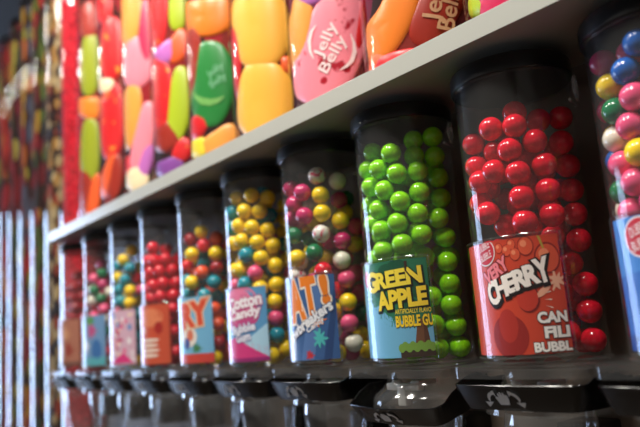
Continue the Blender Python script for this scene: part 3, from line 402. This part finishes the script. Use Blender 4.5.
# ---------------------------------------------------------------- gumball dispensers
R = .0765; DJ = .76129; ZJ = ZC-.06
def jar_x(j): return -.687 + (j-8)*.1993 + {9: .005, 10: -.001, 8: -.003, 7: -.007, 6: -.008, 5: -.010, 4: -.009}.get(j, 0)
def wall_pt(th, z, off=0): 
    r = R + off; return (r*math.sin(th), -r*math.cos(th), z)
CW, CZ0, CZ1 = .9*R, .012, .150                           # card half width, bottom, top
CL = -2.077                                               # the card stock wraps on past the artwork, to the far side of the jar front
CARD_TURN = 0
def card_pt(x, y, off):                                   # x -CW..CW over the artwork, y above the jar base
    th = math.radians(15 + CARD_TURN + 39*x/CW); r = 1.055*R+off
    return (r*math.sin(th), -r*math.cos(th), y)
class Card:
    """flat printed artwork, laid on the curved card; u -1..1, v 0..1"""
    def __init__(s): s.base = MB(); s.ink = MB(); s.mb = []; s.mi = []; s.lv = 0
    def X(s, u, v): return u*CW, CZ0+v*(CZ1-CZ0)
    def m(s, arr, rgb):
        k = mat('ink_%d_%d_%d' % rgb, rgb, .4, .4)
        if k not in arr: arr.append(k)
        return arr.index(k)
    def clipped(s, pts): return [(min(1, max(CL, u)), min(1, max(0, v))) for u, v in pts]
    def rect(s, u0, v0, u1, v1, rgb, lv=1):
        if u0 <= -1: u0 = CL
        n = max(2, int((u1-u0)*12)); i = s.m(s.mb, rgb)
        rings = [[card_pt(*s.X(u0+(u1-u0)*k/n, v), lv*.00012) for k in range(n+1)] for v in (v0, v1)]
        s.base.loops(rings, i, False)
    def blob(s, u, v, a, b, rgb, lv=2, rot=0, fn=None, n=32):
        i = s.m(s.mb, rgb); rings = []; c, q = math.cos(math.radians(rot)), math.sin(math.radians(rot))
        hw, hh = CW, CZ1-CZ0
        for rho in (1, .66, .33, .01):
            ring = []
            for k in range(n):
                t = 2*math.pi*k/n; g = rho*(fn(t) if fn else 1); x, y = a*g*math.cos(t), b*g*math.sin(t)
                uu, vv = s.clipped([(u+(x*c-y*q)/hw, v+(x*q+y*c)/hh)])[0]; ring.append(card_pt(*s.X(uu, vv), lv*.00012))
            rings.append(ring)
        s.base.loops(rings, i)
        s.base.f.append(tuple(range(len(s.base.v)-n, len(s.base.v)))); s.base.m.append(i)
    def poly(s, pts, rgb, lv=2):
        i = s.m(s.mb, rgb); bm = bmesh.new()
        bm.faces.new([bm.verts.new((*s.X(*p), 0)) for p in s.clipped([(CL if u <= -1 else u, v) for u, v in pts])])
        bmesh.ops.triangulate(bm, faces=bm.faces)
        for _ in range(5):
            e = [q for q in bm.edges if abs(q.verts[0].co.x-q.verts[1].co.x) > .008]
            if e: bmesh.ops.subdivide_edges(bm, edges=e, cuts=1); bmesh.ops.triangulate(bm, faces=bm.faces)
        bm.verts.index_update()
        s.base.add([card_pt(p.co.x, p.co.y, lv*.00012) for p in bm.verts], [[p.index for p in f.verts] for f in bm.faces], i); bm.free()
    def text(s, body, u, v, wu, hv, rgb, rot=0, bold=.02, lv=6, outline=None, ow=.05, shift=(0, 0)):
        hw, hh = CW, CZ1-CZ0
        if outline: s._t(body, u+shift[0], v+shift[1], wu, hv, outline, rot, bold+ow, lv-.8)
        s._t(body, u, v, wu, hv, rgb, rot, bold, lv)
    def _t(s, body, u, v, wu, hv, rgb, rot, bold, lv):
        i = s.m(s.mi, rgb); V, f = text_in(body, wu*CW, hv*(CZ1-CZ0), rot, bold); x0, y0 = s.X(u, v)
        P = [(min(CW, max(CL*CW, x0+x)), min(CZ1, max(CZ0, y0+y))) for x, y in V]
        f = [q for q in f if abs(sum((P[q[k]][0]*P[q[(k+1) % 3]][1]-P[q[(k+1) % 3]][0]*P[q[k]][1]) for k in range(3))) > 1e-10]
        s.ink.add([card_pt(x, y, lv*.00012) for x, y in P], f, i)
    def build(s, parent, tone):
        n = 40; rings = []                                # the card stock itself, .4 mm thick
        for off, z0, z1 in ((0, CZ0, CZ1),):
            i = s.m(s.mb, tone)
            fr_ = [[card_pt(CL*CW+(1-CL)*CW*k/n, z, 0) for k in range(n+1)] for z in (CZ0, CZ1)]
            bk_ = [[card_pt(CL*CW+(1-CL)*CW*k/n, z, -.0004) for k in range(n+1)] for z in (CZ0, CZ1)]
            s.base.loops([fr_[0], fr_[1], bk_[1], bk_[0]], i, False, True)
        c = link('printed_card', s.base.v, s.base.f, s.mb, s.base.m, parent, False)
        if s.ink.f: link('lettering', s.ink.v, s.ink.f, s.mi, s.ink.m, c, False)
        return c
def logo(c, u, v, r, rim=(236, 226, 226)):
    c.blob(u, v, r*1.16, r, rim, 4); c.blob(u, v, r*1.07, r*.91, (200, 40, 56), 5)
    c.text('DUBBLE', u, v+.045*r/.016, .0215*r/.016/CW, .036*r/.016*1.6, (250, 240, 240), 14, .0, 8)
    c.text('BUBBLE', u+.02, v-.035*r/.016, .0225*r/.016/CW, .036*r/.016*1.6, (250, 240, 240), 14, .0, 8)
splat = lambda t: .62+.38*math.cos(8*t+.5)*abs(math.cos(2.5*t))
def art(j):
    c = Card()
    if j == 8:
        tone = (40, 116, 84)
        c.poly([(-1, 0), (1, 0), (1, .34), (.3, .36), (-.2, .44), (-.55, .58), (-1, .62)], (112, 180, 216)); c.rect(-1, .0, -.84, .9, (104, 172, 200), 1.5)
        for u, v, a, b in ((-.3, .62, .05, .03), (.4, .50, .045, .03), (.75, .42, .03, .02), (-.62, .66, .018, .018), (.0, .46, .03, .02)): c.blob(u, v, a, b, (40, 116, 84), 2)
        for u, v, a, b in ((.2, .93, .02, .010), (.65, .70, .015, .014), (-.4, .70, .016, .010), (.5, .52, .012, .01), (-.1, .9, .02, .01)): c.blob(u, v, a, b, (24, 84, 60), 2.6)
        c.poly([(.48, .06), (.92, .06), (.82, .38), (.62, .38)], (112, 74, 50), 3); c.poly([(.74, .06), (.92, .06), (.82, .38), (.76, .38)], (86, 54, 38), 3.4)
        c.rect(.1, .0, 1, .07, (58, 44, 34), 3.6)
        for k in range(9): c.blob(.14+.1*k, .095+.02*(k % 2), .0062, .0062, (118, 160, 66), 4+.1*k)
        c.blob(-.98, .84, .012, .013, (196, 60, 96), 2.2)
        c.poly([(.42, .98), (.5, .98), (.46, .88), (.6, .80), (.55, .80), (.42, .88)], (60, 40, 30), 9)
        for t, u, v, w, h in (('G', -.68, .795, .36, .20), ('REEN', .18, .815, 1.28, .155)):
            c.text(t, u, v, w, h, (250, 226, 70), 3, .05, 6.5, (18, 26, 20), .06, (.02, -.012))
        c.blob(0, 0, .0001, .0001, (250, 226, 70), 1)
        c.text('APPLE', .22, .60, 1.36, .175, (250, 220, 60), 2, .05, 6.5, (18, 26, 20), .06, (.02, -.012))
        c.text('ARTIFICIALLY FLAVO', .52, .465, .94, .045, (246, 222, 70), 0, .02, 6.5)
        c.text('BUBBLE GU', .53, .365, .96, .105, (250, 214, 50), 0, .04, 6.5, (40, 40, 20), .03)
    elif j == 9:
        tone = (204, 66, 42)
        for u, v, r in ((-.30, .93, .0058), (-.12, .90, .0066), (.06, .86, .0072), (.0, .95, .006), (.30, .92, .0105), (.72, .80, .0165)):
            c.blob(u, v, r*1.14, r*1.14, (138, 30, 24), 2); c.blob(u, v, r, r, (218, 84, 54), 2.6); c.blob(u-.25*r/CW, v+.3*r/.138, r*.45, r*.4, (240, 136, 98), 3.2)
        c.poly([(.66, .86), (.70, .86), (.62, .99), (.56, 1.0)], (176, 150, 60), 3)
        c.blob(-.3, .16, .030, .026, (150, 34, 30), 1.6); c.blob(-.3, .25, .016, .02, (176, 46, 36), 2)
        c.blob(.85, .60, .016, .014, (240, 180, 150), 3, 20, splat); c.blob(.55, .52, .012, .004, (236, 170, 140), 3, 30)
        c.blob(.22, .47, .0165, .0165, (120, 24, 24), 3); c.blob(.20, .475, .0155, .0155, (196, 56, 40), 3.6)
        for k in range(3): c.poly([(.56, .50-.05*k), (.70, .52-.07*k), (.70, .51-.07*k)], (246, 226, 210), 3)
        logo(c, -.70, .915, .0175)
        c.text('VERY', -.46, .735, .66, .115, (240, 130, 140), 24, .05, 6.5, (120, 20, 30), .05)
        for t, u, v, h in (('C', -.60, .545, .19), ('H', -.36, .585, .16), ('E', -.13, .615, .15), ('R', .10, .645, .15), ('R', .34, .67, .16), ('Y', .58, .70, .19)):
            c.text(t, u, v, .25, h, (250, 240, 232), 11, .05, 6.5, (24, 12, 12), .09, (.02, -.012))
        c.text('CAN', .66, .30, .58, .085, (250, 244, 238), 0, .05, 6.5, (50, 14, 14), .05)
        c.text('FILI', .72, .175, .48, .085, (250, 244, 238), 0, .05, 6.5, (50, 14, 14), .05)
        c.text('BUBBL', .60, .055, .74, .072, (250, 244, 238), 0, .05, 6.5, (50, 14, 14), .05)
    elif j == 7:
        tone = (58, 96, 150)
        c.rect(-1, 0, -.5, 1, (96, 132, 190)); c.poly([(-.3, 0), (.2, 0), (.75, 1), (.4, 1)], (84, 120, 176), 1.6); c.poly([(.5, 0), (.75, 0), (1, .6), (1, .9)], (40, 70, 120), 1.6)
        c.blob(-.86, .80, .012, .022, (170, 60, 130), 2, 0, splat); c.blob(.42, .25, .020, .020, (80, 190, 190), 3, 0, splat); c.blob(.4, .45, .022, .012, (236, 126, 46), 3, 10, splat); c.blob(.05, .06, .014, .010, (196, 50, 60), 3, 0, splat)
        c.poly([(-.9, .0), (-.6, .0), (-.5, .3), (-.72, .36)], (210, 220, 236), 2)
        for t, u, v, w, h in (('A', -.36, .72, .52, .44), ('T', .18, .77, .44, .42), ('!', .68, .83, .13, .32)):
            c.text(t, u, v, w, h, (240, 130, 36), 8, .06, 6.5, (250, 236, 220), .045)
        c.text('awbreakers', .05, .46, 1.75, .13, (244, 244, 250), 25, .04, 8.5, (40, 50, 90), .04)
        c.text('Candy', .30, .405, .62, .085, (244, 244, 250), 25, .03, 8.5)
    elif j == 6:
        tone = (96, 160, 206)
        c.blob(-.1, .78, .055, .034, (236, 130, 170), 2, 8); c.blob(0, .60, .052, .026, (206, 80, 140), 2.4, 8); c.poly([(-1, 0), (1, 0), (1, .18), (-.2, .34), (-1, .2)], (216, 60, 130), 2.4)
        c.poly([(.1, .25), (1, .05), (1, .5)], (180, 220, 240), 2.8); c.rect(-1, 0, 1, .05, (150, 40, 110), 3)
        c.text('Cotton', .12, .81, 1.4, .16, (252, 244, 250), 6, .05, 6.5, (190, 50, 120), .05)
        c.text('Candy', .12, .635, 1.3, .16, (252, 244, 250), 6, .05, 6.5, (190, 50, 120), .05)
        c.text('Bubble', .05, .45, 1.0, .11, (240, 240, 250), 6, .04, 6.5, (60, 70, 150), .05)
        c.text('Gum', .05, .33, .62, .11, (240, 240, 250), 6, .04, 6.5, (60, 70, 150), .05)
    elif j == 5:
        tone = (120, 184, 220)
        c.rect(-1, 0, 1, .14, (206, 70, 60)); c.blob(.3, .22, .02, .014, (70, 130, 80), 2, 0, splat); c.blob(-.1, .40, .03, .022, (236, 226, 216), 2); c.blob(0, .42, .012, .012, (220, 120, 90), 3); c.blob(-.2, .30, .012, .012, (70, 90, 160), 3)
        c.text('RY', .2, .74, 1.2, .34, (222, 84, 56), 6, .06, 6.5, (244, 206, 170), .05)
    elif j == 4:
        tone = (206, 84, 56)
        c.blob(0, .78, .05, .022, (226, 130, 90), 2); 
        for k in range(4): c.blob(-.05, .40-.085*k, .040-.004*(k % 2), .0042, (240, 216, 200), 3)
        c.blob(-.4, .56, .018, .012, (240, 200, 180), 2, 0, splat); c.blob(.5, .6, .014, .014, (170, 40, 36), 2)
    elif j == 3:
        tone = (214, 176, 196)
        for k in range(46): 
            rr = random.Random(k+5); c.blob(rr.uniform(-.9, .9), rr.uniform(.08, .95), rr.uniform(.004, .009), rr.uniform(.004, .009), rr.choice([(230, 90, 140), (240, 236, 240), (120, 150, 200), (200, 60, 110), (244, 220, 200)]), 2+.05*k)
        c.poly([(-.6, .03), (.9, .03), (.4, .22)], (220, 60, 130), 5)
    elif j == 2:
        tone = (110, 150, 190)
        c.blob(.2, .7, .03, .03, (190, 80, 130), 2, 0, splat); c.blob(-.3, .4, .03, .03, (226, 226, 236), 2.2, 0, splat); c.blob(.5, .3, .02, .03, (60, 110, 170), 2.4); c.rect(-1, 0, 1, .16, (90, 170, 180), 2.6); c.blob(.1, .9, .02, .012, (90, 150, 90), 3)
    elif j == 1:
        tone = (170, 110, 90)
        c.blob(0, .7, .04, .03, (206, 150, 110), 2, 0, splat); c.blob(.3, .35, .03, .03, (150, 60, 50), 2.2, 0, splat); c.blob(-.4, .3, .02, .03, (220, 200, 190), 2.4); c.rect(-1, .0, 1, .1, (120, 80, 70), 2)
    else:
        tone = (44, 104, 190)
        c.poly([(-1, .55), (1, .75), (1, 1), (-1, 1)], (60, 128, 206), 1.5); c.rect(-1, 0, 1, .12, (30, 70, 150), 2)
        c.blob(-1.0, .5, .03, .028, (216, 130, 190), 2.5); c.blob(-.8, .45, .02, .018, (236, 180, 214), 3); c.blob(.2, .25, .03, .016, (120, 170, 226), 3)
        logo(c, -1.38, .84, .0215)
    return c, tone

lathe_prof = lambda prof, n=64: MB().lathe(prof, n)
def make_dispenser(j):
    global CARD_TURN
    CARD_TURN = 26 if j == 10 else 0                       # the end jar's card sits further round
    desc = {10: 'clear jar dispenser of mixed gumballs with a blue card, rightmost', 9: 'clear jar dispenser of red gumballs with the red cherry card',
            8: 'clear jar dispenser of bright green gumballs with the green card', 7: 'clear jar dispenser of pink, white and yellow gumballs, blue card',
            6: 'clear jar dispenser of mostly yellow gumballs, pink and blue card', 5: 'clear jar dispenser of orange, teal and yellow gumballs, light blue card',
            4: 'clear jar dispenser of red gumballs with a pale-lined orange red card', 3: 'clear jar dispenser of yellow and teal gumballs with a pale pink card',
            2: 'clear jar dispenser of pink, green and white gumballs, second from far end', 1: 'clear jar dispenser of dark red gumballs at the far left end of the row'}[j]
    d = empty('gumball_dispenser', (jar_x(j), DJ, ZJ), desc, 'gumball dispenser', 'row of gumball dispensers under the shelf')
    # jar body: thick clear wall and closed floor
    n = 72; th = [2*math.pi*k/n for k in range(n)]
    zs = [0, .004, .04, .09, .14, .18, .19, .20, .21, .22, .26, .3, .361]
    outer = [[wall_pt(t, z, -.003 if z == 0 else 0) for t in th] for z in zs]; inner = [[wall_pt(t, z, -.0026) for t in th] for z in reversed([.003]+zs[2:])]
    b = MB(); b.loops(outer+inner, caps=True); body = b.build('jar_body', JAR, d)
    # moulded rings: neck bead and foot bead
    for z, rr in ((.3595, .0016), (.002, .0018)): MB().tube([wall_pt(t, z, .001) for t in th], rr, 6, 0, True).build('moulded_ring', CLEAR, body)
    lid = MB(); lid.lathe([(.0790, .3615), (.0802, .363), (.0802, .3800), (.0780, .3850), (.066, .3865), (.060, .3845), (.0008, .3845), (.0008, .3615)], 72)
    lid.build('lid', LIDM, d)
    # wire-like clear latch under the lid
    la = MB(); t0 = math.radians(106)
    pts = []
    for k in range(20):
        a = 2*math.pi*k/20; da, dz = .10*math.cos(a), .016*math.sin(a)
        pts.append(wall_pt(t0+da*.8, .340+dz, .006))
    la.tube(pts, .0024, 6, 0, True); la.box(*[tuple(v) for v in ((-.004, -.004, .33), (.004, .004, .338))]) if False else None
    la.tube([wall_pt(t0-.2, .322, .002), wall_pt(t0+.2, .322, .002)], .002, 6); la.build('latch', clear('frosted_latch_plastic', (.9, .9, .9), .08, .6, .12, haze=.22), d)
    # card sleeve and card
    c, tone = art(j); card = c.build(d, tone)
    sl = MB(); n2 = 40; e = .0035; sx_ = lambda k: CL*CW-e + ((1-CL)*CW+2*e)*k/n2
    fr0 = [[card_pt(sx_(k), z, .0022) for k in range(n2+1)] for z in (CZ0-e, CZ1+e)]
    bk0 = [[card_pt(sx_(k), z, .0014) for k in range(n2+1)] for z in (CZ0-e, CZ1+e)]
    sl.loops([fr0[0], fr0[1], bk0[1], bk0[0]], 0, False, True); sleeve = sl.build('card_sleeve', SLEEVE, d)
    rim = MB(); loop = [card_pt(sx_(k), CZ0-e, .0018) for k in range(n2+1)] + [card_pt(sx_(n2-k), CZ1+e, .0018) for k in range(n2+1)]
    rim.tube(loop, .0011, 6, 0, True); rim.build('sleeve_rim', CLEAR, sleeve)
    # clear base: plate, bell collar, chute
    pl = MB(); q = []
    for sx, sy in ((1, 1), (-1, 1), (-1, -1), (1, -1)):
        for k in range(5):
            a = math.radians({(1, 1): 0, (-1, 1): 90, (-1, -1): 180, (1, -1): 270}[(sx, sy)] + 90*k/4); q.append((sx*.0775+.016*math.cos(a), sy*.067+.002+.016*math.sin(a)))
    ring = lambda o, z: [(x*(1+o), y*(1+o), z) for x, y in q]
    pl.loops([ring(-.03, -.0005), ring(0, -.002), ring(0, -.0045), ring(-.02, -.006)], caps=True)
    pl.loops([ring(-.0, -.0045), ring(.0, -.016), ring(-.025, -.016), ring(-.025, -.0045)], 0, True, True)
    pl.build('base_plate', PLATE, d)
    co = MB(); pr = [(.058, -.0062), (.0565, -.014), (.060, -.024), (.068, -.034), (.080, -.043), (.0835, -.050), (.0835, -.060)]
    co.lathe(pr + [(r-.0022, z) for r, z in reversed(pr)], 56); co.build('bell_collar', CLEAR, d)
    ch = MB(); pr = [(.054, -.0605), (.056, -.075), (.053, -.10), (.045, -.15), (.042, -.21), (.046, -.22)]
    ch.lathe(pr + [(r-.0022, z) for r, z in reversed(pr)], 48, c=(0, -.012)); ch.build('chute', clear('clear_chute_plastic', (.93, .93, .93), .06, .9, .06, haze=.04), d)
    g = MB(); g.box((-.034, -.053, -.036), (.030, -.040, -.026), bev=.002); g.box((-.012, -.054, -.058), (.004, -.041, -.027), bev=.002); g.box((.012, -.05, -.029), (.03, -.012, -.022), bev=.002); g.lathe([(.007, -.036), (.007, -.022), (.001, -.022), (.001, -.036)], 16, c=(-.018, -.046)); g.build('gate_lever', WHITE, d)
    br = MB(); br.box((-.03, .043, -.15), (.03, .1055, -.085), bev=.004); br.build('mount_bracket', BLACK, d)
    # black push handle: swept band with raised wings
    hd = MB(); tilt = math.radians(17 if j == 8 else 0); PY, PZ = .02, -.034
    path = [(-.0955, .03), (-.0955, .0), (-.0955, -.03), (-.0955, -.055)]
    for k in range(1, 6): a = math.radians(180 + 90*k/6); path.append((-.0755+.02*math.cos(a), -.066+.024*math.sin(a)))
    path += [(-.05, -.0925), (-.025, -.0955), (0, -.0965), (.025, -.0955), (.05, -.0925)]
    path += [(-x, y) for x, y in reversed(path[:9])]
    tops = []
    for x, y in path:
        tops.append(-.0225 + (.012*max(0, 1-abs(y+.038)/.035) if abs(x) > .07 else 0))
    def hp(x, y, z):
        if tilt:
            yy, zz = y-PY, z-PZ; c_, s_ = math.cos(tilt), math.sin(tilt); y, z = PY + yy*c_ - zz*s_, PZ + yy*s_ + zz*c_
        return (x, y, z)
    rings = []
    for (x, y), tz in zip(path, tops):
        x *= .955; r0 = math.hypot(x, y); nx, ny = x/r0, y/r0; rel = min(1, max(0, (-y-.03)/.05)) if True else 0
        lo = -.052; inn = .006 + .010*rel
        rings.append([hp(x, y, tz), hp(x-nx*.0008, y-ny*.0008, tz+.001), hp(x-nx*.0032, y-ny*.0032, tz), hp(x-nx*(inn+.0034), y-ny*(inn+.0034), lo), hp(x-nx*inn, y-ny*inn, lo-.0005), hp(x-nx*inn*.55, y-ny*inn*.55, (tz+lo)/2-.004)])
    hd.loops(rings, 0, True, False, True)
    for sx in (-1, 1): hd.tube([hp(sx*.0925, PY, PZ), hp(sx*.084, PY, PZ)], .005, 10)
    h = hd.build('push_handle', BLACK, d)
    # white hand-and-arrows icon on the band
    ic = MB()
    def ip(x, y):                                          # x across, y up from the middle of the band
        z = -.037 + y*1.3; w = (-.0225-z)/.0295; x *= 1.25; yy = -.0988 + .05*x*x/.05 + (.016*.55*min(1, w*2) if w < .5 else .016*(.55+.45*(w-.5)*2)) - .0009
        return hp(x-.008, yy, z)
    for sgn in (-1, 1):
        arc = [(sgn*(.010+.007*math.sin(a)), .0045-.009*(1-math.cos(a))*.8) for a in [k*math.pi/2/8 for k in range(9)]]
        L_ = [(x-sgn*.001, y-.001) for x, y in arc]; R_ = [(x+sgn*.0012, y+.0012) for x, y in arc]
        ic.add([ip(*v) for v in L_+R_], [(k, k+1, 10+k, 9+k) for k in range(8)])
        ic.add([ip(sgn*.0125, -.0035), ip(sgn*.0225, -.0035), ip(sgn*.0195, -.0085)], [(0, 1, 2)])
        ic.add([ip(sgn*.008, .0075), ip(sgn*.012, .0062), ip(sgn*.0075, .0015)], [(0, 1, 2)])
    hand = [(-.0055, -.006), (.0045, -.006), (.006, -.001), (.0058, .003), (.004, .0035), (.0035, .0015), (.0025, .0055), (.0008, .0055), (.0004, .002), (-.0006, .006), (-.0022, .0058), (-.002, .002), (-.0034, .005), (-.005, .004), (-.0042, .0), (-.0075, .002), (-.0085, .0005)]
    hv = [ip(0, -.001)] + [ip(*p_) for p_ in hand]; ic.add(hv, [(0, k, k+1) for k in range(1, len(hand))] + [(0, len(hand), 1)])
    icon = ic.build('hand_icon', mat('icon_white_ink', (214, 214, 214), .5), h, smooth=False); icon['label'] = 'white hand and arrows icon'
    return d
for j in range(10, 0, -1): make_dispenser(j)

# ---------------------------------------------------------------- gumballs, each one its own ball
RB = .0155
GC = {'g': ('bright green', (132, 212, 16)), 'r': ('red', (216, 18, 44)), 'dr': ('dark red', (150, 16, 30)), 'm': ('magenta pink', (196, 44, 104)), 'p': ('pink', (236, 84, 130)), 'y': ('yellow', (250, 210, 20)),
      'w': ('white', (232, 226, 208)), 's': ('pink-speckled white', (232, 224, 216)), 'g2': ('dark green', (14, 112, 66)), 'b': ('blue', (24, 92, 176)), 't': ('teal', (24, 142, 160)), 'o': ('orange', (236, 84, 44))}
def ball_mesh(key):
    nm, rgb = GC[key]
    kw = {}
    if key == 's': kw = dict(speckle=(214, 84, 110), scale=110, amount=.56)
    if key in ('g', 'r'): kw = dict(speckle=tuple(min(255, int(c*1.06+6)) for c in rgb), scale=160, amount=.55)
    m_ = mat('gumball_'+nm.replace(' ', '_').replace('-', '_'), rgb, .17, .5, **kw)
    v, f = [], []; nu, nv = 28, 16
    for i in range(1, nv):
        for k in range(nu): a, b = math.pi*i/nv, 2*math.pi*k/nu; v.append((RB*math.sin(a)*math.cos(b), RB*math.sin(a)*math.sin(b), RB*math.cos(a)))
    for i in range(nv-2):
        for k in range(nu): f.append((i*nu+k, i*nu+(k+1) % nu, (i+1)*nu+(k+1) % nu, (i+1)*nu+k))
    v += [(0, 0, RB), (0, 0, -RB)]; t, b = len(v)-2, len(v)-1
    f += [(t, (k+1) % nu, k) for k in range(nu)] + [(b, (nv-2)*nu+k, (nv-2)*nu+(k+1) % nu) for k in range(nu)]
    return v, f, m_
WHERE = {10: 'in the rightmost jar, with the blue card', 9: 'in the jar with the cherry card', 8: 'in the jar with the green apple card', 7: 'in the pink, white and yellow jar',
         6: 'in the jar of mostly yellow gumballs', 5: 'in the orange and teal jar', 4: 'in the red jar with an orange red card', 3: 'in the yellow and teal jar',
         2: 'in the second jar from the far end', 1: 'in the jar at the far left end'}
ORD = {2: ['upper of two', 'lower of two'], 3: ['topmost of three', 'middle of three', 'lowest of three'], 4: ['topmost of four', 'second highest of four', 'third highest of four', 'lowest of four'],
       5: ['topmost of five', 'second highest of five', 'middle of five', 'second lowest of five', 'lowest of five']}
BM = {}
def parse(s): return [(float(a)*1e-4, float(b)*1e-4, float(c)*1e-4, k) for a, b, c, k in (t.split(',') for t in s.split())]
for j in range(10, 0, -1):
    by = {}
    for b in parse(SEEN[j]): by.setdefault(b[3], []).append(b)
    for key, lst in by.items():
        lst.sort(key=lambda b: -b[2]); nm = GC[key][0]
        for k, (x, y, z, _) in enumerate(lst):
            if key not in BM:
                v, f, m_ = ball_mesh(key); o = link('gumball', v, f, m_); BM[key] = o
            else:
                o = BM[key].copy(); COL.objects.link(o)
            o.location = (jar_x(j)+x, DJ+y, ZJ+z); o.rotation_euler = (random.uniform(0, 6), random.uniform(0, 6), random.uniform(0, 6))
            n = len(lst)
            lab = f'{nm} gumball {WHERE[j]}' if n == 1 or n > 5 else f'{ORD[n][k]} {nm} gumballs {WHERE[j]}'
            tag(o, lab, 'gumball', f'{nm} gumballs {WHERE[j]}')
# the balls packed out of sight behind those, past three hundred of the kind
keys = list(GC); hb = MB(); mats_ = [ball_mesh(k)[2] for k in keys]; lib = {k: ball_mesh(k) for k in keys}
for j in range(1, 11):
    for x, y, z, key in parse(HIDDEN[j]):
        v, f, _ = lib[key]; hb.add([(a+x+jar_x(j), b+y+DJ, c+z+ZJ) for a, b, c in v], f, keys.index(key))
tag(hb.build('gumball_filling', mats_), 'mixed gumballs packed behind the front ones in all the jars', 'gumballs', kind='stuff')
